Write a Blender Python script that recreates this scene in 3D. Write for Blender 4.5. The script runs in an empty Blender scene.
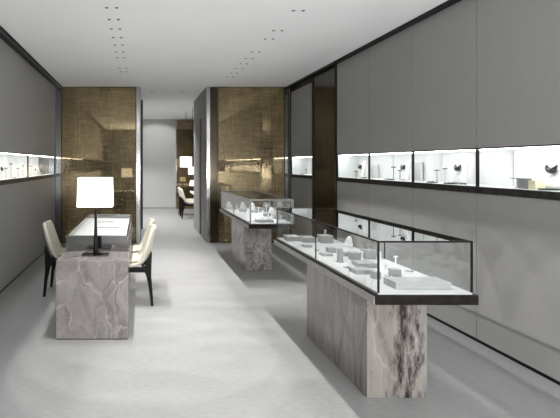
import bpy, bmesh, math, random
from mathutils import Vector, Matrix
random.seed(4)
scn = bpy.context.scene
COL = scn.collection
PI = math.pi
F, VX, VY, EYE = 480.0, 141.0, 164.0, 1.6
CEIL = 3.17

def on_plane(px, py, z):
    """point on the horizontal plane z seen at photo pixel"""
    d = F * (EYE - z) / (py - VY)
    return (px - VX) * d / F, d

# ------------------------------------------------------------------ helpers
def box(bm, x0, x1, y0, y1, z0, z1, bev=0.0):
    if x0 > x1: x0, x1 = x1, x0
    vs = [bm.verts.new(p) for p in ((x0,y0,z0),(x1,y0,z0),(x1,y1,z0),(x0,y1,z0),(x0,y0,z1),(x1,y0,z1),(x1,y1,z1),(x0,y1,z1))]
    fs = [bm.faces.new([vs[i] for i in q]) for q in ((3,2,1,0),(4,5,6,7),(0,1,5,4),(1,2,6,5),(2,3,7,6),(3,0,4,7))]
    if bev > 0:
        es = set(e for f in fs for e in f.edges)
        bmesh.ops.bevel(bm, geom=list(es), offset=bev, segments=2, affect='EDGES', profile=0.5)
    return vs

def lathe(bm, prof, seg=20, cx=0, cy=0, cz=0):
    rings = []
    for r, z in prof:
        rings.append([bm.verts.new((cx + r*math.cos(2*PI*k/seg), cy + r*math.sin(2*PI*k/seg), cz + z)) for k in range(seg)])
    for a, b in zip(rings, rings[1:]):
        for k in range(seg):
            bm.faces.new((a[k], a[(k+1) % seg], b[(k+1) % seg], b[k]))
    bm.faces.new(list(reversed(rings[0]))); bm.faces.new(rings[-1])

def tube(bm, pts, rad, seg=8, closed=False):
    pts = [Vector(p) for p in pts]; n = len(pts)
    if not hasattr(rad, '__len__'): rad = [rad]*n
    rings = []
    for i, p in enumerate(pts):
        a = pts[(i-1) % n] if (closed or i > 0) else p
        b = pts[(i+1) % n] if (closed or i < n-1) else p
        t = (b-a).normalized()
        up = Vector((0,0,1)) if abs(t.z) < .9 else Vector((0,1,0))
        u = t.cross(up).normalized(); v = t.cross(u).normalized()
        rings.append([bm.verts.new(p + rad[i]*(math.cos(2*PI*k/seg)*u + math.sin(2*PI*k/seg)*v)) for k in range(seg)])
    rr = list(zip(rings, rings[1:]))
    if closed: rr.append((rings[-1], rings[0]))
    for a, b in rr:
        for k in range(seg):
            bm.faces.new((a[k], a[(k+1) % seg], b[(k+1) % seg], b[k]))
    if not closed:
        bm.faces.new(rings[0]); bm.faces.new(list(reversed(rings[-1])))

def loft(bm, rings):
    """rings of equal length lists of points, closed sections, capped"""
    rs = [[bm.verts.new(p) for p in r] for r in rings]
    n = len(rs[0])
    for a, b in zip(rs, rs[1:]):
        for k in range(n):
            bm.faces.new((a[k], a[(k+1) % n], b[(k+1) % n], b[k]))
    bm.faces.new(list(reversed(rs[0]))); bm.faces.new(rs[-1])

def obj(name, bm, m, parent=None, smooth=False, sub=0, label=None):
    bmesh.ops.recalc_face_normals(bm, faces=bm.faces[:])
    me = bpy.data.meshes.new(name); bm.to_mesh(me); bm.free()
    if m: me.materials.append(m)
    if smooth:
        for p in me.polygons: p.use_smooth = True
    o = bpy.data.objects.new(name, me); COL.objects.link(o)
    if parent: o.parent = parent
    if sub:
        s = o.modifiers.new('sub', 'SUBSURF'); s.levels = sub; s.render_levels = sub
    if label: o['label'] = label
    return o

def boxes(name, lst, m, parent=None, bev=0.0, label=None):
    bm = bmesh.new()
    for b in lst: box(bm, *b, bev=bev)
    return obj(name, bm, m, parent, label=label)

def tag(o, label, cat, group=None):
    o['label'] = label; o['category'] = cat
    if group: o['group'] = group
    return o

def thing(name, label, cat, loc=(0,0,0), rz=0, group=None):
    o = bpy.data.objects.new(name, None); COL.objects.link(o)
    o.empty_display_size = .1
    o.location = loc; o.rotation_euler = (0,0,rz)
    return tag(o, label, cat, group)

def struct(name, lst, m, bev=0.0):
    o = boxes(name, lst, m, bev=bev); o['kind'] = 'structure'; return o

def dup(root, loc, rz, label, group=None):
    r = root.copy(); COL.objects.link(r); r.location = loc; r.rotation_euler = (0,0,rz); r['label'] = label
    if group: r['group'] = group
    for ch in list(root.children):
        c = ch.copy(); COL.objects.link(c); c.parent = r
        for g in list(ch.children):
            d = g.copy(); COL.objects.link(d); d.parent = c
    return r

# ------------------------------------------------------------------ materials
def newmat(name):
    m = bpy.data.materials.new(name); m.use_nodes = True
    nt = m.node_tree; b = nt.nodes['Principled BSDF']
    return m, nt, b

def L(nt, a, b): nt.links.new(a, b)

def plain(name, c, rough=.6, metal=0, noise=0.0, scale=20, coat=0, bump=0, spec=.5, stretch=(1,1,1)):
    m, nt, b = newmat(name)
    b.inputs['Base Color'].default_value = (*c, 1); b.inputs['Roughness'].default_value = rough
    b.inputs['Metallic'].default_value = metal; b.inputs['Coat Weight'].default_value = coat
    b.inputs['Coat Roughness'].default_value = .05; b.inputs['Specular IOR Level'].default_value = spec
    if noise or bump:
        tc = nt.nodes.new('ShaderNodeTexCoord'); mp = nt.nodes.new('ShaderNodeMapping'); n = nt.nodes.new('ShaderNodeTexNoise')
        mp.inputs['Scale'].default_value = stretch
        L(nt, tc.outputs['Object'], mp.inputs['Vector']); L(nt, mp.outputs['Vector'], n.inputs['Vector'])
        n.inputs['Scale'].default_value = scale; n.inputs['Detail'].default_value = 5
        r = nt.nodes.new('ShaderNodeValToRGB'); L(nt, n.outputs['Fac'], r.inputs['Fac'])
        r.color_ramp.elements[0].position = .3; r.color_ramp.elements[1].position = .7
        r.color_ramp.elements[0].color = (*[v*(1-noise) for v in c], 1)
        r.color_ramp.elements[1].color = (*[min(1, v*(1+noise)) for v in c], 1)
        L(nt, r.outputs['Color'], b.inputs['Base Color'])
        if bump:
            bp = nt.nodes.new('ShaderNodeBump'); bp.inputs['Strength'].default_value = bump; bp.inputs['Distance'].default_value = .01
            L(nt, n.outputs['Fac'], bp.inputs['Height']); L(nt, bp.outputs['Normal'], b.inputs['Normal'])
    return m

def marble(name, base, light, dark, scale=3.0, stretch=(1,1,1), darkamt=.5, rot=(0,0,0), lightamt=.8, off=(0,0,0), dw=.10, lw=.022, seam=None, warp=.12):
    m, nt, b = newmat(name)
    N = nt.nodes.new
    tc = N('ShaderNodeTexCoord'); mp = N('ShaderNodeMapping')
    mp.inputs['Scale'].default_value = stretch; mp.inputs['Rotation'].default_value = rot; mp.inputs['Location'].default_value = off
    L(nt, tc.outputs['Object'], mp.inputs['Vector'])
    # domain distortion
    n0 = N('ShaderNodeTexNoise'); n0.inputs['Scale'].default_value = scale; n0.inputs['Detail'].default_value = 6
    L(nt, mp.outputs['Vector'], n0.inputs['Vector'])
    mx = N('ShaderNodeMix'); mx.data_type = 'VECTOR'; mx.inputs['Factor'].default_value = warp
    L(nt, mp.outputs['Vector'], mx.inputs['A']); L(nt, n0.outputs['Color'], mx.inputs['B'])
    def veins(sc, w0, w1):
        v = N('ShaderNodeTexVoronoi'); v.feature = 'DISTANCE_TO_EDGE'; v.inputs['Scale'].default_value = sc
        L(nt, mx.outputs['Result'], v.inputs['Vector'])
        r = N('ShaderNodeMapRange'); r.inputs['From Min'].default_value = w0; r.inputs['From Max'].default_value = w1
        r.inputs['To Min'].default_value = 1; r.inputs['To Max'].default_value = 0
        L(nt, v.outputs['Distance'], r.inputs['Value']); return r.outputs['Result']
    cl = N('ShaderNodeTexNoise'); cl.inputs['Scale'].default_value = scale*2.2; cl.inputs['Detail'].default_value = 8; cl.inputs['Roughness'].default_value = .65
    L(nt, mx.outputs['Result'], cl.inputs['Vector'])
    r = N('ShaderNodeValToRGB'); L(nt, cl.outputs['Fac'], r.inputs['Fac'])
    r.color_ramp.elements[0].position = .3; r.color_ramp.elements[0].color = (*[v*.72 for v in base], 1)
    r.color_ramp.elements[1].position = .72; r.color_ramp.elements[1].color = (*[min(1, v*1.3) for v in base], 1)
    col = r.outputs['Color']
    def over(col, fac, c, amt, gate):
        g = N('ShaderNodeTexNoise'); g.inputs['Scale'].default_value = gate; g.inputs['Detail'].default_value = 3
        L(nt, mp.outputs['Vector'], g.inputs['Vector'])
        gr = N('ShaderNodeMapRange'); gr.inputs['From Min'].default_value = .40; gr.inputs['From Max'].default_value = .56
        gr.inputs['To Max'].default_value = amt
        L(nt, g.outputs['Fac'], gr.inputs['Value'])
        mu = N('ShaderNodeMath'); mu.operation = 'MULTIPLY'; L(nt, fac, mu.inputs[0]); L(nt, gr.outputs['Result'], mu.inputs[1])
        k = N('ShaderNodeMix'); k.data_type = 'RGBA'; L(nt, mu.outputs[0], k.inputs['Factor'])
        L(nt, col, k.inputs['A']); k.inputs['B'].default_value = (*c, 1); return k.outputs['Result']
    col = over(col, veins(scale*1.2, .0, dw), dark, darkamt, scale*.9)
    col = over(col, veins(scale*1.3, .0, lw), light, lightamt, scale*.5)
    col = over(col, veins(scale*3.4, .0, .03), light, lightamt*.4, scale*.8)
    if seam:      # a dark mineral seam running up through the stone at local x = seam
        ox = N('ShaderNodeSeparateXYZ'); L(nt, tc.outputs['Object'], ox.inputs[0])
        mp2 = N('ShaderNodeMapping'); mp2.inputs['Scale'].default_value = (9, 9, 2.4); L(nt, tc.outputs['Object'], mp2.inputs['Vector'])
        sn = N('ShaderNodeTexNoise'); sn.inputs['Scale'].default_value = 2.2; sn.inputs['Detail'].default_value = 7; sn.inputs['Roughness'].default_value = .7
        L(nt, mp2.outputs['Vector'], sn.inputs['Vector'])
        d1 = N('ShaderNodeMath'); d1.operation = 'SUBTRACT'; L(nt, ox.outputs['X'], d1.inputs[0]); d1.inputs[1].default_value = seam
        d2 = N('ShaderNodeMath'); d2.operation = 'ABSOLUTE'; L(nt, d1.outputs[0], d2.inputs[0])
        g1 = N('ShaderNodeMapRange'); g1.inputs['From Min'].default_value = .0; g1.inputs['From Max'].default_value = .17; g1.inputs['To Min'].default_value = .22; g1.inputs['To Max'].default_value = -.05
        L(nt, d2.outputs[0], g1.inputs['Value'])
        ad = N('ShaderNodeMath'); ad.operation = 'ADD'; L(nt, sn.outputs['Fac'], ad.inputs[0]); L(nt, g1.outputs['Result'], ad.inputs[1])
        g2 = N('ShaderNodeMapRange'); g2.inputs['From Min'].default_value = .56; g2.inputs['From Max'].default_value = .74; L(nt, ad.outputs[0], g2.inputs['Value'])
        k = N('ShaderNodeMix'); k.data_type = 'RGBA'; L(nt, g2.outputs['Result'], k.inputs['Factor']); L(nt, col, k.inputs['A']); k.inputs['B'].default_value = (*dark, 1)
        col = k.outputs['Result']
    L(nt, col, b.inputs['Base Color']); b.inputs['Roughness'].default_value = .18
    return m

def gold_mesh(name, dim=1.0, fac=.3):
    """woven bronze gauze laminated in glass: woven base under a clear reflective face"""
    m, nt, b = newmat(name); N = nt.nodes.new
    tc = N('ShaderNodeTexCoord')
    def weave(sx, sz, seed):
        mp = N('ShaderNodeMapping'); mp.inputs['Scale'].default_value = (sx, 1, sz); mp.inputs['Location'].default_value = (seed, 0, seed)
        L(nt, tc.outputs['Object'], mp.inputs['Vector'])
        n = N('ShaderNodeTexNoise'); n.inputs['Scale'].default_value = 1; n.inputs['Detail'].default_value = 4; n.inputs['Roughness'].default_value = .7
        L(nt, mp.outputs['Vector'], n.inputs['Vector']); return n.outputs['Fac']
    a = weave(45, 1.5, 0); c = weave(2.5, 40, 3); big = weave(2.0, 1.6, 9)
    ad = N('ShaderNodeMath'); ad.operation = 'ADD'; L(nt, a, ad.inputs[0]); L(nt, c, ad.inputs[1])
    a2 = N('ShaderNodeMath'); a2.operation = 'ADD'; L(nt, ad.outputs[0], a2.inputs[0]); L(nt, big, a2.inputs[1])
    r = N('ShaderNodeMapRange'); r.inputs['From Min'].default_value = 1.12; r.inputs['From Max'].default_value = 1.9
    L(nt, a2.outputs[0], r.inputs['Value'])
    cr = N('ShaderNodeValToRGB'); L(nt, r.outputs['Result'], cr.inputs['Fac'])
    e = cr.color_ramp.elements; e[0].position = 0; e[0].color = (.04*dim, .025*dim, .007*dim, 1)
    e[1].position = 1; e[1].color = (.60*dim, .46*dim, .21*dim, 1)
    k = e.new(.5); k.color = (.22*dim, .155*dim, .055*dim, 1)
    L(nt, cr.outputs['Color'], b.inputs['Base Color']); b.inputs['Roughness'].default_value = .45; b.inputs['Metallic'].default_value = 0; b.inputs['Specular IOR Level'].default_value = .2
    g = N('ShaderNodeBsdfGlossy'); g.inputs['Roughness'].default_value = .03; g.inputs['Color'].default_value = (.60, .47, .28, 1)
    mi = N('ShaderNodeMixShader'); mi.inputs[0].default_value = fac
    L(nt, b.outputs[0], mi.inputs[1]); L(nt, g.outputs[0], mi.inputs[2])
    L(nt, mi.outputs[0], nt.nodes['Material Output'].inputs['Surface'])
    return m

def glass(name, tint=(.97,.98,.98), boost=1.0):
    m = bpy.data.materials.new(name); m.use_nodes = True; nt = m.node_tree; nt.nodes.clear(); N = nt.nodes.new
    o = N('ShaderNodeOutputMaterial'); t = N('ShaderNodeBsdfTransparent'); t.inputs[0].default_value = (*tint, 1)
    g = N('ShaderNodeBsdfGlossy'); g.inputs['Roughness'].default_value = .01
    # two-sided Schlick reflectance
    ge = N('ShaderNodeNewGeometry'); dt = N('ShaderNodeVectorMath'); dt.operation = 'DOT_PRODUCT'
    L(nt, ge.outputs['Incoming'], dt.inputs[0]); L(nt, ge.outputs['Normal'], dt.inputs[1])
    def mth(op, a, b_=None):
        q = N('ShaderNodeMath'); q.operation = op
        if isinstance(a, float): q.inputs[0].default_value = a
        else: L(nt, a, q.inputs[0])
        if b_ is not None: q.inputs[1].default_value = b_
        return q
    ab = mth('ABSOLUTE', dt.outputs['Value']); om = N('ShaderNodeMath'); om.operation = 'SUBTRACT'; om.inputs[0].default_value = 1; L(nt, ab.outputs[0], om.inputs[1])
    pw = mth('POWER', om.outputs[0], 5.0); ml = mth('MULTIPLY', pw.outputs[0], .96); ad = mth('ADD', ml.outputs[0], .04)
    mu = mth('MULTIPLY', ad.outputs[0], boost); mu.use_clamp = True
    mi = N('ShaderNodeMixShader'); L(nt, mu.outputs[0], mi.inputs[0]); L(nt, t.outputs[0], mi.inputs[1]); L(nt, g.outputs[0], mi.inputs[2])
    L(nt, mi.outputs[0], o.inputs[0]); return m

def emit(name, c, s):
    m = bpy.data.materials.new(name); m.use_nodes = True; nt = m.node_tree; b = nt.nodes['Principled BSDF']
    b.inputs['Base Color'].default_value = (.8,.8,.8,1)
    b.inputs['Emission Color'].default_value = (*c, 1); b.inputs['Emission Strength'].default_value = s
    return m

M = {}
M['wall'] = plain('taupe_wall_panel', (.27,.264,.256), .55, noise=.02, scale=40, stretch=(1,1,.25))
M['wall_far'] = plain('grey_far_wall', (.42,.42,.415), .7, noise=.03)
M['ceiling'] = plain('ceiling_plaster', (.87,.87,.87), .9, noise=.01, scale=2)
M['ceiling_far'] = plain('far_ceiling_plaster', (.9,.9,.9), .9)
M['black'] = plain('black_metal', (.008,.007,.007), .35, spec=.12)
M['gap'] = plain('dark_gap', (.02,.02,.02), .8)
M['ledge'] = plain('dark_glass_ledge', (.03,.028,.026), .5, noise=.5, scale=30, spec=.06)
M['white'] = plain('white_display', (.84,.84,.83), .6)
M['bed'] = plain('bed_fabric', (.50,.50,.495), .7)
M['piece'] = plain('white_piece', (.68,.68,.67), .5)
M['backing'] = plain('mottled_white_backing', (.84,.84,.83), .6, noise=.1, scale=5, stretch=(1,1,.6))
M['riser'] = plain('pale_grey_riser', (.33,.33,.328), .6, noise=.04, scale=30)
M['greyriser'] = plain('mid_grey_riser', (.20,.20,.20), .6)
M['beige'] = plain('cream_box', (.72,.66,.45), .6)
M['silver'] = plain('silver', (.75,.75,.74), .22, metal=1)
M['dkjewel'] = plain('dark_jewel', (.03,.03,.03), .25, metal=.5)
M['slab'] = plain('bronze_black_slab', (.012,.010,.009), .25, noise=.5, scale=18, spec=.15)
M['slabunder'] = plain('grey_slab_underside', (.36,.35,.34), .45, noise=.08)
M['mirror'] = plain('polished_steel', (.40,.39,.38), .15, metal=1)
M['darkmirror'] = plain('dark_polished_steel', (.30,.30,.30), .1, metal=1)
M['bronze'] = plain('bronze_mirror', (.095,.086,.084), .16, metal=1, noise=.3, scale=3, stretch=(1,3,.4))
M['bronze_strip'] = plain('dark_bronze_strip', (.05,.036,.02), .15, metal=.6)
M['gold'] = gold_mesh('gold_gauze_glass', .40, .26)
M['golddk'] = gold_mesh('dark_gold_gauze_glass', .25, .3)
M['glass'] = glass('case_glass')
M['glass_top'] = glass('case_top_glass', boost=.75)
M['glass_top_near'] = glass('near_case_top_glass', boost=2.1)
M['niche_glass'] = glass('niche_glass', boost=.35)
M['desk_glass'] = glass('desk_glass', boost=.3)
M['cream'] = plain('cream_leather', (.66,.62,.52), .55, noise=.05, scale=60)
M['wood'] = plain('black_stained_wood', (.006,.005,.005), .45, spec=.12)
M['frame_grey'] = plain('grey_frame', (.16,.16,.155), .35, metal=.6)
M['desk_marble'] = marble('grey_rose_marble', (.22,.20,.193), (.46,.44,.43), (.13,.11,.11), 3.1, (1.3,1,.75), .7, rot=(.2,.6,0), lw=.024, lightamt=.7, warp=.3)
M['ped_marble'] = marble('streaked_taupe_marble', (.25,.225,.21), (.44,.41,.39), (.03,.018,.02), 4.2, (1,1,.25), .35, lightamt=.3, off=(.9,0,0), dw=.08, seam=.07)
M['far_marble'] = marble('brecciated_grey_marble', (.27,.25,.24), (.55,.53,.51), (.08,.07,.07), 9, (1,1,.7), .8, lw=.05, dw=.2)

def floor_mat():
    m, nt, b = newmat('pale_grey_floor'); N = nt.nodes.new
    tc = N('ShaderNodeTexCoord'); mp = N('ShaderNodeMapping'); mp.inputs['Scale'].default_value = (8, 30, 1)
    L(nt, tc.outputs['Object'], mp.inputs['Vector'])
    n = N('ShaderNodeTexNoise'); n.inputs['Scale'].default_value = 2; n.inputs['Detail'].default_value = 6
    L(nt, mp.outputs['Vector'], n.inputs['Vector'])
    r = N('ShaderNodeValToRGB'); L(nt, n.outputs['Fac'], r.inputs['Fac'])
    r.color_ramp.elements[0].position = .3; r.color_ramp.elements[0].color = (.27,.27,.268,1)
    r.color_ramp.elements[1].position = .7; r.color_ramp.elements[1].color = (.325,.325,.322,1)
    L(nt, r.outputs['Color'], b.inputs['Base Color']); b.inputs['Roughness'].default_value = .38
    return m
M['floor'] = floor_mat()

# ------------------------------------------------------------------ setting
XL, XR = -1.74, 3.02
YB, YG, YP, YE = -2.5, 9.75, 11.9, 17.2     # back of camera, gauze wall, end of passage, far wall
NB, NT, LB = 1.40, 1.745, 1.335             # niche bottom / top / ledge bottom
ND = .33
struct('floor', [(-3, 6, YB-.1, YE+.2, -.1, 0)], M['floor'])
struct('ceiling', [(XL+.15, XR-.075, YB, YP, CEIL, CEIL+.1)], M['ceiling'])
struct('ceiling', [(-2.5, 5, YP, YE, CEIL+.03, CEIL+.12), ], M['ceiling_far'])
struct('trim_1', [(XL-.02, XL+.15, YB, YG, CEIL-.012, CEIL+.08)], M['black'])
struct('trim_2', [(XR-.075, XR+.02, YB, YG, CEIL-.03, CEIL+.08)], M['black'])
struct('trim_3', [(XL+.095, XL+.115, YB, YG, CEIL-.022, CEIL-.012)], M['frame_grey'])

# right wall: modules of 1.03 m, each an upper and a lower panel with hairline joints
mods_r = [(-2.5,-.85),(-.85,.2),(.2,1.23),(1.23,2.26),(2.26,3.29),(3.29,4.32),(4.32,5.345),(5.345,6.37),(6.37,7.40)]
g = .0035
lst = []
for a, b_ in mods_r + [(8.47, 9.66)]:
    lst.append((XR, XR+.02, a+g, b_-g, NT, CEIL-.03)); lst.append((XR, XR+.02, a+g, b_-g, .03, LB))
struct('wall_right', lst, M['wall'])
struct('wall_right_backing', [(XR+.022, XR+ND+.1, YB, YG, 0, LB), (XR+.022, XR+ND+.1, YB, YG, NT, CEIL)
      ,(XR+ND+.02, XR+ND+.1, YB, YG, LB, NT)], M['gap'])
struct('baseboard_right', [(XR+.004, XR+.02, YB, 7.40, 0, .03)], M['black'])
lst = []
for a, b_ in [(-2.5,2.8),(2.8,5.11),(5.11,7.42),(7.42,9.72)]:
    lst.append((XL-.02, XL, a+.001, b_-.001, NT+.01, CEIL-.012)); lst.append((XL-.02, XL, a+.001, b_-.001, .03, LB))
struct('wall_left', lst, M['wall'])
struct('wall_left_backing', [(XL-ND-.1, XL-.022, YB, YG, 0, LB), (XL-ND-.1, XL-.022, YB, YG, NT+.01, CEIL)
      ,(XL-ND-.1, XL-ND-.02, YB, YG, LB, NT+.01)], M['gap'])
struct('baseboard_left', [(XL-.02, XL-.004, YB, 9.72, 0, .03)], M['black'])
# black frames round the bronze mirror bay
struct('trim_4', [(XR-.012, XR+.02, 7.41, 7.46, 0, CEIL-.03), (XR-.012, XR+.02, 8.40, 8.455, 0, CEIL-.03),
                  (XR-.012, XR+.02, 9.66, 9.70, 0, CEIL-.03), (XR-.012, XR+.02, 8.47, 9.66, CEIL-.13, CEIL-.03)], M['black'])
struct('wall_right_bronze_mirror', [(XR+.0, XR+.02, 7.465, 8.395, 0, CEIL-.03)], M['bronze'])
# gauze wall
struct('wall_back_left', [(XL-.4, -.02, YG+.03, YG+.2, 0, CEIL), (-.1, 0, YG+.2, YP, 0, CEIL)], M['wall'])
struct('wall_back_right', [(1.42, XR+.4, YG+.03, YG+.2, 0, CEIL)], M['wall'])
struct('wall_passage_left', [(-2.5, .045, YP-.1, YP, 0, CEIL)], M['gap'])
struct('wall_passage_right', [(1.33, 1.42, YG+.04, 10.58, 0, CEIL), (1.33, 1.42, 10.92, 12.1, 0, CEIL), (1.33, 1.42, 10.58, 10.92, 2.62, CEIL)], M['wall'])
struct('door_1', [(1.37, 1.42, 10.58, 10.92, 0, 2.62)], M['gap'])
def gauze_screen(x0, x1, label):
    t = thing('gauze_glass_screen', label, 'screen', ((x0+x1)/2, YG, 0))
    h = (x1-x0)/2
    boxes('gauze_panel', [(-h+.015, h-.015, 0, .02, .02, CEIL-.02)], M['gold'], t)
    boxes('screen_frame', [(-h, -h+.015, -.005, .025, 0, CEIL-.004), (h-.015, h, -.005, .025, 0, CEIL-.004),
                           (-h+.015, h-.015, -.005, .025, CEIL-.02, CEIL-.004), (-h+.015, h-.015, -.005, .025, 0, .02)], M['bronze_strip'], t)
    return t
gauze_screen(-1.62, -.10, 'tall bronze gauze glass screen on the left, behind the lit table lamp')
gauze_screen(1.56, 2.92, 'tall bronze gauze glass screen on the right, behind the far display case')
def pilaster(x0, x1, mat, label, y=YG):
    o = boxes('metal_pilaster', [(-(x1-x0)/2, (x1-x0)/2, 0, .025, 0, CEIL-.004)], mat)
    o.location = ((x0+x1)/2, y, 0); tag(o, label, 'pilaster')
pilaster(XL+.004, -1.625, M['darkmirror'], 'narrow polished grey metal pilaster between left wall and gauze screen')
pilaster(-.095, -.02, M['mirror'], 'slim polished metal pilaster at left edge of the passage opening', YG-.01)
pilaster(1.335, 1.40, M['mirror'], 'slim polished metal pilaster at right edge of the passage opening', YG-.01)
pilaster(1.405, 1.555, M['bronze_strip'], 'dark bronze pilaster between passage opening and right gauze screen')
pilaster(2.925, XR-.015, M['darkmirror'], 'polished grey metal pilaster where right gauze screen meets the right wall')
# far room
struct('wall_far', [(-2.5, 5, YE, YE+.1, 0, CEIL+.1)], M['wall_far'])
struct('wall_far_right', [(5, 5.1, YP, YE, 0, CEIL+.1)], M['wall'])
struct('wall_far_left', [(-2.6, -2.5, YP-.1, YE, 0, CEIL+.1)], M['wall'])
struct('wall_far_front', [(1.42, 5, 12.0, 12.1, 0, CEIL+.1)], M['wall'])
struct('baseboard_far', [(-2.5, 1.24, YE-.012, YE, 0, .06)], M['wall'])
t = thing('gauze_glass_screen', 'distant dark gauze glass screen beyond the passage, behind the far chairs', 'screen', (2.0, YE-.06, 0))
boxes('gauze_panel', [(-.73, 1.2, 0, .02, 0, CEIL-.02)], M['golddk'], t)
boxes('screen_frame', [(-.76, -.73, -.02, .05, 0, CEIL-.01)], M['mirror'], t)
# wall behind the camera
struct('added_pane_1', [(.2, 2.9, YB-.06, YB-.05, .25, 2.95)], M['glass'])  # made-up glazed opening, added so the fill light outside can enter
struct('wall_front', [(-3, .2, YB-.1, YB, 0, CEIL+.1), (2.9, 4, YB-.1, YB, 0, CEIL+.1), (.2, 2.9, YB-.1, YB, 2.95, CEIL+.1), (.2, 2.9, YB-.1, YB, 0, .25)], M['wall'])

# ------------------------------------------------------------------ lit wall showcases
LEDM = emit('led_strip', (1,1,1), 19)
def showcase(side, y0, y1, label, top, fin=True, led=True):
    s = 1 if side == 'r' else -1
    X0 = XR if s > 0 else XL
    t = thing('wall_showcase', label, 'showcase', (X0, (y0+y1)/2, LB), 0, 'lit showcases in the %s wall' % ('right' if s > 0 else 'left'))
    h = (y1-y0)/2 - .001
    def B(a, b, c, d, e, f): return (s*a, s*b, c, d, e-LB, f-LB)
    boxes('back_panel', [B(ND, ND+.015, -h+g, h-g, NB-.02, top-.004)], M['backing'], t)
    boxes('shelf', [B(.022, ND-.001, -h, h, NB-.02, NB)], M['white'], t)
    boxes('ceiling_panel', [B(.022, ND-.001, -h, h, top-.014, top-.004)], M['white'], t)
    boxes('ledge', [B(-.012, .02, -h, h, LB+.002, NB-.004)], M['ledge'], t)
    fr = [B(-.002, .02, -h, h, top-.012, top-.001)]
    fr += [B(-.002, .02, -h, -h+.008, NB-.003, top-.012), B(-.002, .02, h-.008, h, NB-.003, top-.012)]
    boxes('frame', fr, M['black'], t)
    boxes('glass_pane', [B(.004, .010, -h+.009, h-.009, NB-.002, top-.013)], M['niche_glass'], t)
    boxes('side_fin', [B(.03, ND-.002, h-.004, h-.001, NB+.001, top-.015)], M['glass'], t)
    boxes('light_strip', [B(.03, .06, -h+.01, h-.01, top-.022, top-.015)], LEDM, t)
    return t
R_MODS = [(2.26,3.29),(3.29,4.32),(4.32,5.345),(5.345,6.37),(6.37,7.40),(8.47,9.655)]
rl = ['lit white niche showcase nearest the camera, past the right picture edge', 'lit niche showcase at the right picture edge holding the cream box',
      'lit niche showcase second from the right picture edge, over the near case', 'lit niche showcase third from the right picture edge in right wall',
      'lit niche showcase right beside the bronze mirror bay', 'small far lit niche showcase between bronze mirror bay and metal pilaster']
for (a, b_), l in zip(R_MODS, rl): showcase('r', a, b_, l, NT)
for (a, b_), l in zip([(5.11,7.42),(7.42,9.70)], ['lit niche showcase cut by the left picture edge', 'lit niche showcase on left wall nearest the gauze screen']):
    showcase('l', a, b_, l, NT+.01)

struct('wall_right_niche_end', [(XR+.02, XR+ND+.02, 7.402, 7.412, NB-.03, NT), (XR+.02, XR+ND+.02, 8.455, 8.468, NB-.03, NT), (XR+.02, XR+ND+.02, 9.66, 9.67, NB-.03, NT)], M['white'])
struct('wall_left_niche_end', [(XL-ND-.02, XL-.02, 9.705, 9.715, NB-.03, NT+.01)], M['darkmirror'])
# ------------------------------------------------------------------ display cases on the right
CX0, CX1, BED, CTOP = 1.459, 2.044, .80, 1.126
def display_case(label, y0, y1, p0, p1, mat, frame, seams, thick, top='glass_top'):
    t = thing('jewellery_display_case', label, 'display case', (1.75, (p0+p1)/2, 0))
    ox, oy = 1.75, (p0+p1)/2
    def B(a, b, c, d, e, f): return (a-ox, b-ox, c-oy, d-oy, e, f)
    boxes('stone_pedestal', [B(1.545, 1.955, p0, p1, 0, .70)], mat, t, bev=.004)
    boxes('capital_plate', [B(1.53, 1.86, p0-.06, p1+.05, .70, .722)], M['slab'], t)
    # bevelled underside
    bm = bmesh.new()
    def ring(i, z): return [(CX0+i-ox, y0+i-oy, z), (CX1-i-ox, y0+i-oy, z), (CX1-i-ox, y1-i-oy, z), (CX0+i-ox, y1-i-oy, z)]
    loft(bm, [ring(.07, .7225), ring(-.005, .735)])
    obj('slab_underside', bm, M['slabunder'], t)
    boxes('slab', [B(CX0-.02, CX1+.025, y0-.015, y1+.02, .735, BED-.004)], M['slab'], t, bev=.003)
    boxes('floor_reflection_strip', [B(CX0-.025, CX0-.0205, y0+.0, y1, .738, .784), B(CX1+.0255, CX1+.03, y0, y1, .738, .784)], M['slabunder'], t, label='pale grey strip painting the floor reflection on the slab side')  # grey strips paint the floor's reflection along the slab's long sides
    boxes('display_bed', [B(CX0+.002, CX1-.002, y0+.002, y1-.002, BED-.004, BED+.006)], M['bed'], t)
    w = thick
    fr = []
    for (x, y) in ((CX0, y0), (CX1-w, y0), (CX0, y1-w), (CX1-w, y1-w)):
        fr.append(B(x, x+w, y, y+w, BED+.006, CTOP))
    fr += [B(CX0+w, CX1-w, y0, y0+w, CTOP-w, CTOP), B(CX0+w, CX1-w, y1-w, y1, CTOP-w, CTOP),
           B(CX0, CX0+w, y0+w, y1-w, CTOP-w, CTOP), B(CX1-w, CX1, y0+w, y1-w, CTOP-w, CTOP)]
    boxes('case_frame', fr, frame, t)
    for s_ in seams:
        boxes('glazing_bar', [B(CX0+.001, CX0+w-.002, s_-w/2, s_+w/2, BED+.006, CTOP-w)], frame, t)
        boxes('glazing_bar', [B(CX1-w+.002, CX1-.001, s_-w/2, s_+w/2, BED+.006, CTOP-w)], frame, t)
    gl = []
    boxes('glass_pane', [B(CX0+w, CX1-w, y0+.001, y0+.007, BED+.006, CTOP-w)], M['glass'], t)
    boxes('glass_pane', [B(CX0+w, CX1-w, y1-.007, y1-.001, BED+.006, CTOP-w)], M['glass'], t)
    boxes('glass_pane', [B(CX0+.0015, CX0+w-.003, y0+w, y1-w, BED+.006, CTOP-w)], M['glass'], t)
    boxes('glass_pane', [B(CX1-w+.003, CX1-.0015, y0+w, y1-w, BED+.006, CTOP-w)], M['glass'], t)
    boxes('glass_top', [B(CX0+w, CX1-w, y0+w, y1-w, CTOP-.008, CTOP-.002)], M[top], t)
    return t
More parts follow.
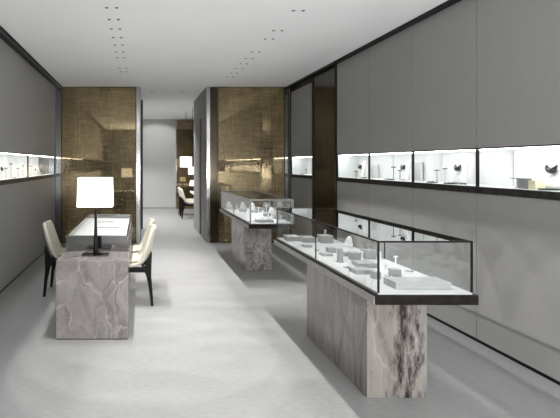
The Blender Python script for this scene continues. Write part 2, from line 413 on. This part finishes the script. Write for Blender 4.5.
display_case('large glass jewellery case with black frame on streaked stone pedestal, in the right foreground', 2.955, 5.17, 3.28, 4.47, M['ped_marble'], M['black'], [4.02], .010, 'glass_top_near')
display_case('farther glass jewellery case on grey mottled stone pedestal, before the right gauze screen', 6.42, 8.75, 7.19, 8.2, M['far_marble'], M['frame_grey'], [7.6], .016)

Z0 = BED+.006
def block(px0, px1, py, h, depth, label, mat='riser', name='display_riser', group='display risers in the near case', z=Z0, rz=0, hpx=None):
    x0, d = on_plane(px0, py, z); x1, _ = on_plane(px1, py, z)
    o = boxes(name, [(-(x1-x0)/2, (x1-x0)/2, 0, depth, 0, h)], M[mat], bev=.002)
    o.location = ((x0+x1)/2, d, z); o.rotation_euler = (0,0,rz)
    tag(o, label, 'display riser', group); return o

def tstand(x, y, z, h, w, label, mat='piece', group=None, cat='display stand'):
    t = thing('jewellery_stand', label, cat, (x, y, z), 0, group)
    bm = bmesh.new(); lathe(bm, [(.014,0),(.014,.004),(.004,.007),(.004,h-.004)], 12); obj('post', bm, M[mat], t, True)
    bm = bmesh.new(); tube(bm, [(-w/2, 0, h-.004), (-w/4, 0, h+.002), (w/4, 0, h+.002), (w/2, 0, h-.004)], [.004,.006,.006,.004]); obj('crossbar', bm, M[mat], t, True)
    return t
def ringcone(x, y, z, h, label, group=None):
    t = thing('ring_cone', label, 'ring cone', (x, y, z), 0, group)
    bm = bmesh.new(); lathe(bm, [(.014,0),(.013,.003),(.006,h*.8),(.0035,h*.96),(.001,h)], 14); obj('cone', bm, M['piece'], t, True)
    bm = bmesh.new(); tube(bm, [(.0105*math.cos(a), .0105*math.sin(a), h*.45) for a in [2*PI*k/14 for k in range(14)]], .0025, 6, True); obj('ring', bm, M['silver'], t, True)
    return t
def bracelet(x, y, z, r, label, group=None, mat='silver', rz=0):
    bm = bmesh.new(); n = 18
    tube(bm, [(r*math.cos(2*PI*k/n), r*.8*math.sin(2*PI*k/n), .005+.003*math.sin(4*PI*k/n+1)+.002) for k in range(n)], .0045, 6, True)
    o = obj('bracelet', bm, M[mat], smooth=True); o.location = (x, y, z); o.rotation_euler = (0,0,rz)
    return tag(o, label, 'bracelet', group)
def cyl(x, y, z, r, h, label, group=None, mat='riser'):
    bm = bmesh.new(); lathe(bm, [(r,0),(r,.008),(r*.72,.009),(r*.72,h-.004),(r*.68,h)], 24)
    o = obj('round_riser', bm, M[mat], smooth=False); o.location = (x, y, z); return tag(o, label, 'display riser', group)
def bust(x, y, z, h, label, s=1, rz=0, group=None, dark=True):
    """white neck form leaning back, with a dark pendant collar"""
    t = thing('necklace_bust', label, 'necklace bust', (x, y, z), rz, group)
    bm = bmesh.new(); rings = []
    for k in range(9):
        f = k/8; w = (.072*(1-f)**.7 + .026)*h/.18; dp = (.018 + .012*(1-f))*h/.18
        if f > .75: w *= 1 - (f-.75)*.5
        cx = .25*f*h
        rings.append([(cx + dp*math.sin(2*PI*j/14), w*math.cos(2*PI*j/14), f*h) for j in range(14)])
    loft(bm, rings); obj('neck_form', bm, M['piece'], t, True)
    bm = bmesh.new(); pts = []; rad = []
    for k in range(11):
        a = -1.15 + 2.3*k/10
        pts.append((-.012*h/.18 + .06*h*(1-math.cos(a)), .058*h/.18*math.sin(a), h*(.92 - .30*math.cos(a)))); rad.append(0.003 + (.016 if dark else .002)*max(0, math.cos(a*1.3)))
    tube(bm, pts, [r*h/.18 for r in rad], 6); obj('necklace', bm, M['dkjewel' if dark else 'silver'], t, True)
    return t

NG = 'display risers in the near case'
block(396, 451.5, 289.8, .045, .16, 'long low pale riser at the very front of the near case')
block(392.5, 401.5, 276.6, .05, .06, 'small cube riser under the white stand, behind the long front riser')
x, y = on_plane(397.5, 275.5, Z0); tstand(x+.005, y+.035, Z0+.05, .075, .03, 'white T-shaped stand on the small cube riser near the front')
x, y = on_plane(387.5, 277, Z0); bracelet(x, y, Z0, .017, 'small silver ring-like bracelet beside the small cube riser')
block(375, 382, 279.5, .05, .05, 'little cube riser just behind the front corner post', rz=.3)
x, y = on_plane(385.8, 270, Z0); ringcone(x, y, Z0, .07, 'slim white ring cone just right of the front corner post')
block(356, 374.5, 274.5, .03, .12, 'low flat riser nearest the long side glass, front half of near case')
block(359.5, 377.3, 268.2, .035, .14, 'low flat riser stepping up behind the nearest flat riser')
block(365.5, 376.5, 259.5, .075, .09, 'tallest square riser in the middle of the near case')
block(352.5, 361, 260.5, .06, .08, 'square riser left of the tallest riser in the near case')
x, y = on_plane(340, 262, Z0); cyl(x, y, Z0, .032, .11, 'round column riser on a disc foot, middle of near case')
block(328.6, 336.5, 253, .045, .07, 'small riser left of the round column riser')
block(323, 333, 256.5, .022, .09, 'thin plate riser in front of the small riser, centre of near case')
block(344.5, 352, 256.5, .035, .07, 'small riser right of the round column riser', mat='riser')
r1 = block(321.5, 333.5, 243.5, .075, .12, 'tall block riser with a tiny stand on top, behind the glazing bar')
x, y = on_plane(327, 241.5, Z0); tstand(x, y+.05, Z0+.075, .03, .02, 'tiny white stand on top of the tall rear block riser')
block(303, 315.5, 242.6, .05, .13, 'pale block riser left of the glazing bar in near case')
block(287.6, 300, 241.2, .045, .16, 'long pale block riser at the far end of near case')
block(304.5, 312.7, 247.5, .02, .09, 'thin flat riser before the pale block riser, left of glazing bar')
x, y = on_plane(348, 247, Z0); bust(x, y, Z0, .10, 'small white necklace bust behind the round column riser', rz=.6, dark=False)
x, y = on_plane(362, 262, Z0); tstand(x, y, Z0, .08, .03, 'white T-shaped stand between the two square risers of near case')
x, y = on_plane(409, 272, Z0); bracelet(x, y, Z0, .028, 'silver bracelet lying on the white bed behind the long front riser')
x, y = on_plane(316.5, 251, Z0); bracelet(x, y, Z0, .02, 'silver bracelet by the glazing bar inside the near case')
x, y = on_plane(346, 268, Z0); bracelet(x, y, Z0, .02, 'silver bracelet before the round column riser')
x, y = on_plane(372, 255.5, Z0); ringcone(x-.02, 3.98, Z0+.0, .07, 'white ring cone behind the tallest square riser')
# far case
FG = 'display pieces in the far case'
fl = [
 ('b', 257, 274, 222.6, .03, .14, 'low grey tray riser at the front of the far case', 'greyriser'),
 ('b', 264, 271, 216.5, .05, .10, 'pale block riser mid-front of the far case', 'riser'),
 ('b', 274, 282, 219.3, .06, .10, 'pale square riser right of centre in the far case', 'riser'),
 ('b', 252.5, 258.5, 213, .04, .12, 'pale small riser near the front corner post of far case', 'riser'),
 ('b', 240, 247, 212.0, .05, .12, 'pale riser beside the long side glass of the far case', 'riser'),
 ('b', 233, 238, 209.8, .045, .12, 'pale riser toward the far left end of the far case', 'riser'),
 ('b', 256, 262.5, 212.3, .07, .12, 'tall pale riser at the back of the far case', 'riser')]
for k, a, b_, py, h, dp, l, mt in fl:
    block(a, b_, py, h, dp, l, mat=mt, group=FG)
for px, py, h, w, l in [(254, 218.5, .14, .05, 'white T-shaped stand just inside the front post of far case'), (262.5, 217.8, .10, .05, 'short white T-shaped stand behind the low grey tray riser'),
        (247.5, 215.8, .12, .05, 'white T-shaped stand against the side glass of the far case'), (276.5, 220.5, .13, .05, 'white T-shaped stand at the right side of the far case')]:
    x, y = on_plane(px, py, Z0); tstand(x, y, Z0, h, w, l, group=FG)
for px, py, h, l in [(252.5, 210.5, .13, 'white necklace bust at the back centre of the far case'), (229, 208.3, .12, 'white necklace bust at the far left corner of far case'),
        (243, 208.3, .11, 'white necklace bust at the back left of the far case'), (272, 216, .13, 'white necklace bust behind the right square riser of far case')]:
    x, y = on_plane(px, py, Z0); bust(x, y, Z0, h, l, rz=PI/2, group=FG, dark=False)
x, y = on_plane(268, 218.6, Z0); ringcone(x, y, Z0, .09, 'white ring cone beside the short stand in the far case', FG)
x, y = on_plane(252.5, 221.5, Z0); bracelet(x, y, Z0, .03, 'silver bracelet in the front corner of the far case', FG)
x, y = on_plane(269.5, 219.8, Z0); bracelet(x, y, Z0, .03, 'silver bracelet right of the white ring cone, far case', FG)

for px, py, h, w, l in [(237, 211.5, .11, .05, 'white T-shaped stand by the far left side glass of the far case'), (258.5, 215.2, .12, .05, 'white T-shaped stand before the tall pale riser, far case'),
        (266.5, 213.6, .13, .05, 'white T-shaped stand behind the mid-front pale riser, far case'), (281, 222.3, .08, .05, 'low white T-shaped stand at the front right of the far case')]:
    x, y = on_plane(px, py, Z0); tstand(x, y, Z0, h, w, l, group=FG)
for px, py, h, l in [(249, 213, .10, 'white ring cone beside the small riser near the front post, far case'), (232, 212, .09, 'white ring cone at the left side glass, far case'), (262, 221, .06, 'tiny white ring cone before the low grey tray riser')]:
    x, y = on_plane(px, py, Z0); ringcone(x, y, Z0, h, l, FG)
# ------------------------------------------------------------------ showcase contents
def nx(px, X): return F*X/(px-VX)      # depth along a wall plane X
XS = XR+.16
NZ = NB
WG = 'pieces in the right wall showcases'
for px, h, l in [(361, .25, 'necklace bust in the showcase beside the bronze mirror bay'), (404, .25, 'necklace bust in the third showcase from the right edge'),
              (459, .25, 'necklace bust in the second showcase from the right edge'), (553, .25, 'necklace bust cut by the right picture edge')]:
    X = XR+.165
    bust(X, nx(px, X), NZ, h-.01, l, rz=-.25, group='necklace busts in the right wall showcases')
for px, h, w, l in [(356, .09, .05, 'dark slim stand left of the bust, showcase beside the mirror bay'), (393.5, .16, .06, 'dark T stand left of the bust, third showcase from right edge'),
                    (400, .12, .05, 'dark slim stand just before the bust, third showcase'), (437, .13, .06, 'dark T stand with flared top, left of second showcase'),
                    (445, .15, .05, 'taller grey T stand right of the flared stand, second showcase'),
                    (306, .09, .05, 'tiny dark stand in the small far showcase'), (345, .08, .04, 'tiny dark stand at left end of showcase beside mirror bay')]:
    d = nx(px, XS); tstand(XS, d, NZ, h, w, l, mat='dkjewel' if px != 445 else 'frame_grey', group=WG)
for px, l in [(390, 'dark beaded bracelet left of the T stand, third showcase'), (387, 'small dark bracelet at left of third showcase'), (431, 'dark bracelet left of the flared stand, second showcase'),
              (451, 'dark bracelet right of the grey T stand, second showcase'), (463, 'dark bracelet below the bust, second showcase'), (364, 'dark bracelet at right end, showcase beside mirror bay'),
              (530, 'dark bracelet behind the grey block, rightmost showcase'),(303, 'dark bracelet in the small far showcase')]:
    d = nx(px, XS-.05); bracelet(XS-.05, d, NZ, .03, l, WG, 'dkjewel')
def nblock(px0, px1, h, mat, label, X=XS-.07, name='display_riser', dp=.08, z=0):
    d1, d0 = nx(px0, X), nx(px1, X)
    o = boxes(name, [(-dp/2, dp/2, -(d1-d0)/2, (d1-d0)/2, 0, h)], M[mat], bev=.002); o.location = (X, (d0+d1)/2, NZ+z)
    return tag(o, label, 'box' if 'box' in name else 'display riser', WG)
# little table, grey block, cream box with a white dome
X = XS-.05
t = thing('display_table', 'small white pedestal table at left of the rightmost showcase group', 'display stand', (X, nx(517.5, X), NZ), 0, WG)
bm = bmesh.new(); lathe(bm, [(.025,0),(.025,.005),(.008,.01),(.008,.078)], 16); obj('post', bm, M['riser'], t, True)
boxes('table_top', [(-.04,.04,-.036,.036,.078,.086)], M['riser'], t, bev=.002)
nblock(523, 531.5, .085, 'greyriser', 'grey block beside the small pedestal table, rightmost showcase')
nblock(533, 540.5, .07, 'beige', 'cream box with a white dome on top, rightmost showcase', name='cream_box')
X = XS-.07
bm = bmesh.new(); lathe(bm, [(.03,0),(.034,.01),(.03,.028),(.016,.04),(.003,.043)], 16); o = obj('white_dome', bm, M['white'], smooth=True); o.location = (X, nx(536.7, X), NZ+.07); tag(o, 'white domed piece sitting on the cream box', 'display piece', WG)
nblock(543, 556, .012, 'dkjewel', 'flat dark tray at the right picture edge in niche', name='display_tray')
nblock(430, 434.5, .008, 'dkjewel', 'thin dark tray left of the flared stand, second showcase', name='display_tray')
nblock(447, 455, .008, 'dkjewel', 'thin dark tray right of the grey T stand, second showcase', name='display_tray')
nblock(372.5, 378, .19, 'piece', 'tall pale upright board at left of third showcase', X=XR+.30, dp=.02, name='display_board')
nblock(414, 422, .22, 'piece', 'tall pale upright board at left of second showcase', X=XR+.30, dp=.02, name='display_board')
# left showcases
LG = 'pieces in the left wall showcases'
for px, h, w, l in [(6, .14, .05, 'dark slim T stand nearest the left picture edge'), (11, .20, .06, 'tall dark T stand left of the showcase divider'), (18, .13, .06, 'dark T stand close left of the divider'),
                    (23, .17, .05, 'dark slim T stand touching the divider side, left wall'), (31, .16, .06, 'dark T stand just right of the divider'), (44.5, .14, .06, 'dark T stand at right end of left niche'),(48,.1,.05,'low dark stand beside the niche end, left wall')]:
    X = -XL + .15; d = F*X/(VX-px); tstand(XL-.15, d, NB, h, w, l, mat='dkjewel', group=LG)
X = -XL+.2; bust(XL-.2, F*X/(VX-1), NB, .20, 'necklace bust cut by the left picture edge', rz=PI+.35, group='necklace busts in the left wall showcases')
for px, h, l in [(35, .15, 'white necklace bust right of the divider, left wall niche'), (40, .13, 'smaller white necklace bust beside the first, left wall niche')]:
    X = -XL+.14; bust(XL-.14, F*X/(VX-px), NB, h, l, rz=PI+.3, group='necklace busts in the left wall showcases')
for px, l in [(14, 'dark bracelet between the left niche stands'), (26, 'dark bracelet left of the divider, left niche'), (42, 'dark bracelet near the right end of left niche')]:
    X = -XL+.09; bracelet(XL-.09, F*X/(VX-px), NB, .03, l, LG, 'dkjewel')

# ------------------------------------------------------------------ marble desk with glass vitrine
DX0, DX1, DY0, DYV, DY1, DT, VT = -.775, -.119, 4.37, 4.85, 6.95, .718, .876
t = thing('display_desk', 'grey veined marble desk with a flat glass vitrine, table lamp on its front end', 'desk', ((DX0+DX1)/2, DY0, 0))
ox, oy = (DX0+DX1)/2, DY0
def B(a, b, c, d, e, f): return (a-ox, b-ox, c-oy, d-oy, e, f)
boxes('stone_block', [B(DX0, DX1, DY0, DYV-.02, 0.008, DT)], M['desk_marble'], t, bev=.003)
boxes('plinth', [B(DX0+.004, DX1-.004, DY0+.004, DYV-.03, 0, .008)], M['gap'], t)
boxes('stone_block', [B(DX0+.03, DX1-.03, 6.62, DY1, 0, DT-.07)], M['desk_marble'], t)
boxes('stone_counter', [B(DX0, DX1, DYV-.02, DY1, DT-.07, DT)], M['desk_marble'], t)
v = boxes('vitrine_body', [B(DX0+.02, DX0+.03, DYV+.008, DY1-.01, DT, VT-.008), B(DX1-.03, DX1-.02, DYV+.008, DY1-.01, DT, VT-.008), B(DX0+.02, DX1-.02, DY1-.01, DY1, DT, VT-.008)], M['darkmirror'], t)
boxes('front_mirror', [B(DX0+.02, DX1-.02, DYV, DYV+.008, DT, VT-.008)], M['darkmirror'], t, label='dark mirror polished front of the vitrine')
boxes('vitrine_bed', [B(DX0+.03, DX1-.03, DYV+.008, DY1-.01, DT+.02, VT-.06)], M['white'], t)
boxes('vitrine_rim', [B(DX0+.012, DX0+.03, DYV-.004, DY1+.004, VT-.008, VT), B(DX1-.03, DX1-.012, DYV-.004, DY1+.004, VT-.008, VT),
                      B(DX0+.03, DX1-.03, DYV-.004, DYV+.014, VT-.008, VT), B(DX0+.03, DX1-.03, DY1-.014, DY1+.004, VT-.008, VT)], M['mirror'], t)
boxes('glass_top', [B(DX0+.03, DX1-.03, DYV+.014, DY1-.014, VT-.007, VT-.001)], M['desk_glass'], t)
VG = 'pieces in the desk vitrine'
for x, y, l in [(-.55, 5.25, 'white tray inside the desk vitrine, nearest the table lamp'), (-.40, 5.95, 'white tray in the middle of the desk vitrine'), (-.5, 6.55, 'white tray at the far end of the desk vitrine')]:
    o = boxes('display_tray', [(-.13,.13,-.1,.1,0,.02)], M['riser'], bev=.003); o.location = (x, y, VT-.06); o.data.materials[0] = M['white']; tag(o, l, 'display tray', VG)

# ------------------------------------------------------------------ table lamp
t = thing('table_lamp', 'table lamp with white rectangular shade and tapered black stem on marble desk', 'lamp', (-.438, 4.64, DT))
boxes('base', [(-.13,.13,-.095,.095,0,.012)], M['darkmirror'], t, bev=.002)
bm = bmesh.new(); lathe(bm, [(.016,.012),(.024,.02),(.026,.05),(.023,.10),(.017,.20),(.0125,.32),(.011,.44),(.011,.47)], 20); obj('stem', bm, M['black'], t, True)
bm = bmesh.new()
def sr(hx, hy, z): return [(-hx,-hy,z),(hx,-hy,z),(hx,hy,z),(-hx,hy,z)]
z0, z1 = 1.193-DT, 1.468-DT
rings = [sr(.168,.115,z0), sr(.160,.108,z1), sr(.157,.105,z1), sr(.165,.112,z0)]
rs = [[bm.verts.new(p) for p in r] for r in rings]
for a, b_ in zip(rs, rs[1:]+rs[:1]):
    for k in range(4): bm.faces.new((a[k], a[(k+1)%4], b_[(k+1)%4], b_[k]))
SH = emit('lit_fabric_shade', (1,.985,.965), 1.5)
obj('lamp_shade', bm, SH, t)
bm = bmesh.new(); tube(bm, [(-.160,0,z0+.03),(.160,0,z0+.03)], .003); tube(bm, [(0,-.10,z0+.03),(0,.10,z0+.03)], .003); obj('shade_carrier', bm, M['black'], t)
bm = bmesh.new(); lathe(bm, [(.012,.47),(.013,.50),(.03,.54),(.034,.575),(.022,.605),(.004,.615)], 16); obj('bulb', bm, emit('bulb', (1,.93,.82), 4), t, True)

# ------------------------------------------------------------------ chairs (front = +X, origin on floor under the seat centre)
def make_chair(label, group):
    t = thing('upholstered_chair', label, 'chair', (0,0,0), 0, group)
    # centre line profile of the shell (x, z) from seat front to back top, half widths and side lift
    prof = [(.25,.455,.225,.0),(.20,.465,.235,.0),(.08,.450,.24,.004),(-.05,.440,.245,.012),(-.13,.455,.25,.03),(-.185,.495,.252,.05),(-.218,.56,.25,.062),
            (-.243,.65,.243,.06),(-.266,.76,.233,.052),(-.284,.86,.22,.042),(-.295,.915,.20,.034),(-.299,.937,.17,.028)]
    prof = [(x, z if z < .56 else .56 + (z-.56)*.83, w, q) for x, z, w, q in prof]
    nv = 9
    def grid(off):
        out = []
        for i, (x, z, w, wrap) in enumerate(prof):
            a = prof[max(i-1,0)]; b_ = prof[min(i+1,len(prof)-1)]
            tx, tz = b_[0]-a[0], b_[1]-a[1]; l = math.hypot(tx, tz); n = (-tz/l, tx/l)
            if n[1] < 0 and i < 3: n = (-n[0], -n[1])
            nrm = (tz/l, -tx/l)      # towards the sitter (up / forward)
            row = []
            for j in range(nv):
                s_ = -1 + 2*j/(nv-1)
                q = wrap*abs(s_)**2.6
                row.append((x + nrm[0]*(q+off), w*s_, z + nrm[1]*(q+off)))
            out.append(row)
        return out
    def slab(name, g0, g1, rows, m):
        bm = bmesh.new()
        A = [[bm.verts.new(p) for p in r] for r in g0[rows[0]:rows[1]]]
        Bq = [[bm.verts.new(p) for p in r] for r in g1[rows[0]:rows[1]]]
        n = len(A)
        for i in range(n-1):
            for j in range(nv-1):
                bm.faces.new((A[i][j], A[i][j+1], A[i+1][j+1], A[i+1][j])); bm.faces.new((Bq[i][j], Bq[i+1][j], Bq[i+1][j+1], Bq[i][j+1]))
            bm.faces.new((A[i][0], A[i+1][0], Bq[i+1][0], Bq[i][0])); bm.faces.new((A[i][-1], Bq[i][-1], Bq[i+1][-1], A[i+1][-1]))
        for j in range(nv-1):
            bm.faces.new((A[0][j], Bq[0][j], Bq[0][j+1], A[0][j+1])); bm.faces.new((A[-1][j], A[-1][j+1], Bq[-1][j+1], Bq[-1][j]))
        return obj(name, bm, m, t, True, 1)
    # sitter side is -normal with this orientation: check sign by seat (should be up)
    g0 = grid(-.022); g1 = grid(.022)
    slab('seat_shell', g0, g1, (0, len(prof)), M['cream'])
    g2 = grid(.024); g3 = grid(.05)
    for gr in (g2, g3):
        for i, r in enumerate(gr):
            for j, p in enumerate(r): r[j] = (p[0], p[1]*.88, p[2])
    slab('seat_cushion', g2, g3, (0, 5), M['cream'])
    # frame under the seat
    boxes('seat_rail', [(-.20,.21,-.222,-.18,.375,.43), (-.20,.21,.18,.222,.375,.43), (.17,.20,-.18,.18,.39,.42), (-.17,-.14,-.18,.18,.39,.42)], M['wood'], t)
    for s_ in (-1, 1):
        bm = bmesh.new()   # rear leg with the brace that climbs the back of the shell
        def sec(x, y, z, a, b_):
            a *= 1.35; b_ *= 1.3
            return [(x-a, y-b_, z), (x+a, y-b_, z), (x+a, y+b_, z), (x-a, y+b_, z)]
        yy = s_*.225
        loft(bm, [sec(-.262, yy, 0, .011, .011), sec(-.243, yy, .2, .014, .012), sec(-.222, yy, .34, .021, .013), sec(-.206, yy, .42, .034, .013),
                  sec(-.222, yy, .49, .024, .012), sec(-.243, yy, .57, .011, .010), sec(-.252, yy, .61, .004, .008)])
        obj('leg', bm, M['wood'], t)
        bm = bmesh.new()
        loft(bm, [sec(.235, yy, 0, .011, .011), sec(.222, yy, .2, .016, .013), sec(.205, yy, .36, .022, .014), sec(.195, yy, .425, .026, .014)])
        obj('leg', bm, M['wood'], t)
    return t
CG = 'cream shell chairs at the marble desk'
ch = make_chair('cream shell chair on the left side of the marble desk, seen from its back', CG)
ch.location = (-.905, 6.02, 0)
dup(ch, (-.135, 5.64, 0), PI, 'nearer cream shell chair on the right side of the marble desk', CG)
dup(ch, (-.135, 6.27, 0), PI, 'cream shell chair behind the nearer one, right side of the desk', CG)
FC = 'chairs in the far room'
for x, y, l in [(1.46, 14.2, 'nearer distant chair seen through the passage'), (1.46, 15.0, 'farther distant chair seen through the passage, behind the nearer one')]:
    dup(ch, (x, y, 0), 0, l, FC)

# ------------------------------------------------------------------ far room furniture
t = thing('far_desk', 'distant desk with white top beyond the passage, beside the far chairs', 'desk', (1.9, 14.3, 0))
boxes('desk_top', [(-.32,.32,-1.2,1.2,.68,.74)], M['white'], t)
boxes('stone_block', [(-.20,.28,-1.15,-.8,0,.68),], M['far_marble'], t)
boxes('stone_block', [(-.20,.28,1.0,1.15,0,.68)], M['far_marble'], t)
t = thing('far_table_lamp', 'small warm-lit lamp with drum shade on the distant desk', 'lamp', (1.66, 15.2, .74))
bm = bmesh.new(); lathe(bm, [(.06,0),(.06,.01),(.012,.02),(.012,.18)], 16); obj('base', bm, M['black'], t)
bm = bmesh.new(); lathe(bm, [(.13,.17),(.10,.34)], 24); obj('lamp_shade', bm, emit('far_shade', (1,.86,.55), 1.1), t, True)
def pendant(x, y, z, r, h, label):
    t = thing('pendant_lamp', label, 'pendant lamp', (x, y, z), 0, 'pendant lamps in the far room')
    bm = bmesh.new(); lathe(bm, [(r,0),(r*1.02,.01),(r*1.02,h-.01),(r,h)], 28); obj('lamp_shade', bm, emit('pendant_shade', (1,.94,.83), .75), t, True)
    bm = bmesh.new(); tube(bm, [(0,0,h),(0,0,CEIL+.028-z)], .006); obj('cord', bm, M['black'], t)
pendant(1.37, 14.6, 1.50, .18, .32, 'larger white drum pendant lamp seen through the passage')
pendant(1.46, 13.6, 1.30, .12, .22, 'smaller white drum pendant lamp hanging lower, beyond passage')

# ------------------------------------------------------------------ downlights
ORD = ['first','second','third','fourth','fifth','sixth','seventh','eighth','ninth','tenth','eleventh','twelfth']
def downlight(x, y, label, group, cone, power, dx=.05, tilt=0, throw=0):
    t = thing('pinhole_downlight', label, 'downlight', (x, y, CEIL), 0, group)
    for s_ in (-1, 1):
        bm = bmesh.new(); n = 16    # trim ring
        ro, ri = .018, .013
        a = [bm.verts.new((s_*dx + ro*math.cos(2*PI*k/n), ro*math.sin(2*PI*k/n), 0)) for k in range(n)]
        b_ = [bm.verts.new((s_*dx + ro*math.cos(2*PI*k/n), ro*math.sin(2*PI*k/n), -.003)) for k in range(n)]
        c = [bm.verts.new((s_*dx + ri*math.cos(2*PI*k/n), ri*math.sin(2*PI*k/n), -.003)) for k in range(n)]
        for k in range(n):
            j = (k+1) % n
            bm.faces.new((a[k], a[j], b_[j], b_[k])); bm.faces.new((b_[k], b_[j], c[j], c[k]))
        bm.faces.new(c)
        obj('aperture', bm, M['gap'], t)
    ld = bpy.data.lights.new('downlight_lamp', 'SPOT'); ld.energy = power; ld.spot_size = 2*cone; ld.spot_blend = .12; ld.shadow_soft_size = .02
    ld.color = (1, .985, .965)
    lo = bpy.data.objects.new('downlight_lamp', ld); COL.objects.link(lo); lo.location = (0,0,-.012); lo.rotation_euler = (0,-tilt,0); lo.parent = t
    if throw:      # the second pinhole of the pair is aimed across the room at the right wall
        ld = bpy.data.lights.new('throw_lamp', 'SPOT'); ld.energy = throw; ld.spot_size = math.radians(22); ld.spot_blend = .12; ld.shadow_soft_size = .02
        lo = bpy.data.objects.new('throw_lamp', ld); COL.objects.link(lo); lo.location = (dx,0,-.012); lo.rotation_euler = (0,-math.radians(47),0); lo.parent = t
    return t
R36 = math.radians(35)
PL, PR, PT = 62, 68, 110
for i, (py) in enumerate([7.7,19.4,29,37.5,45,52,57.6,68,71.7]):
    d = F*(CEIL-EYE)/(VY-py)
    downlight(-.295, d, 'small double pinhole ceiling downlight, %s from the camera in the left row' % ORD[i], 'left row of downlights', math.radians(20), PL, tilt=math.radians(5.7), throw=PT)
for i, (py) in enumerate([10.6,30.6,39,52,58.5,63.7,68.4,73,77]):
    d = F*(CEIL-EYE)/(VY-py)
    downlight(1.61, d, 'small double pinhole ceiling downlight, %s from the camera in the right row' % ORD[i], 'right row of downlights', math.radians(24), PR, tilt=math.radians(-10))
OFF = 'double pinhole ceiling downlight overhead, out of view above the near end of room'
for y in (-1.5, -1.0, -.5, 0, .5, 1.0, 1.4, 1.9, 2.3, 2.7, 3.1, 3.5, 3.9, 4.3):
    downlight(-.295, y, OFF, 'overhead downlights out of view', math.radians(20), PL*(.45 if 1.5 < y < 3.7 else 1.1 if y > 3.7 else .9), tilt=math.radians(5.7), throw=PT*.75)
    if not 1.5 < y < 2.9: downlight(1.61, y, OFF, 'overhead downlights out of view', math.radians(24), PR*(.75 if y > 3 or y < 1 else .25), tilt=math.radians(-10))
for x, y, l in [(.25, 10.5, 'left downlight in the passage ceiling'), (.9, 10.5, 'right downlight in the passage ceiling')]:
    downlight(x, y, l, 'passage downlights', math.radians(20), 14, .02)
def spot(x, y, z, p, cone, pitch=0):
    ld = bpy.data.lights.new('far_room_lamp', 'SPOT'); ld.energy = p; ld.spot_size = 2*cone; ld.spot_blend = .3; ld.shadow_soft_size = .05
    lo = bpy.data.objects.new('far_room_lamp', ld); COL.objects.link(lo); lo.location = (x, y, z); lo.rotation_euler = (pitch, 0, 0)
for x in (-.9, .6):
    for y in (12.9, 14.4): spot(x, y, CEIL, 140, math.radians(62))
spot(.55, 15.5, CEIL, 60, math.radians(42), math.radians(46))
# added area light behind the camera, tilted up to brighten the ceiling
def area(name, loc, rot, sx, sy, p, c=(1,1,1)):
    a = bpy.data.lights.new(name, 'AREA'); a.shape = 'RECTANGLE'; a.size = sx; a.size_y = sy; a.energy = p; a.color = c
    o = bpy.data.objects.new(name, a); COL.objects.link(o); o.location = loc; o.rotation_euler = rot

area('ceiling_fill', (1.55, YB-.75, 1.0), (math.radians(152), 0, 0), 3.0, 2.2, 640)
# world
w = bpy.data.worlds.new('world'); scn.world = w; w.use_nodes = True
w.node_tree.nodes['Background'].inputs[0].default_value = (.8,.85,.9,1); w.node_tree.nodes['Background'].inputs[1].default_value = .5

# ------------------------------------------------------------------ camera
cam = bpy.data.cameras.new('camera'); co = bpy.data.objects.new('camera', cam); COL.objects.link(co)
co.location = (0,0,EYE); co.rotation_euler = (PI/2,0,0)
cam.sensor_width = 36; cam.lens = F/560*36; cam.shift_x = (280-VX)/560; cam.shift_y = -(209-VY)/560; cam.clip_start = .05
scn.camera = co
scn.view_settings.view_transform = 'Standard'; scn.view_settings.look = 'None'; scn.view_settings.gamma = 1
scn.view_settings.exposure = .72; scn.view_settings.use_curve_mapping = False
scn.cycles.max_bounces = 10; scn.cycles.transparent_max_bounces = 24; scn.cycles.diffuse_bounces = 5; scn.cycles.glossy_bounces = 5
scn.cycles.sample_clamp_indirect = 4
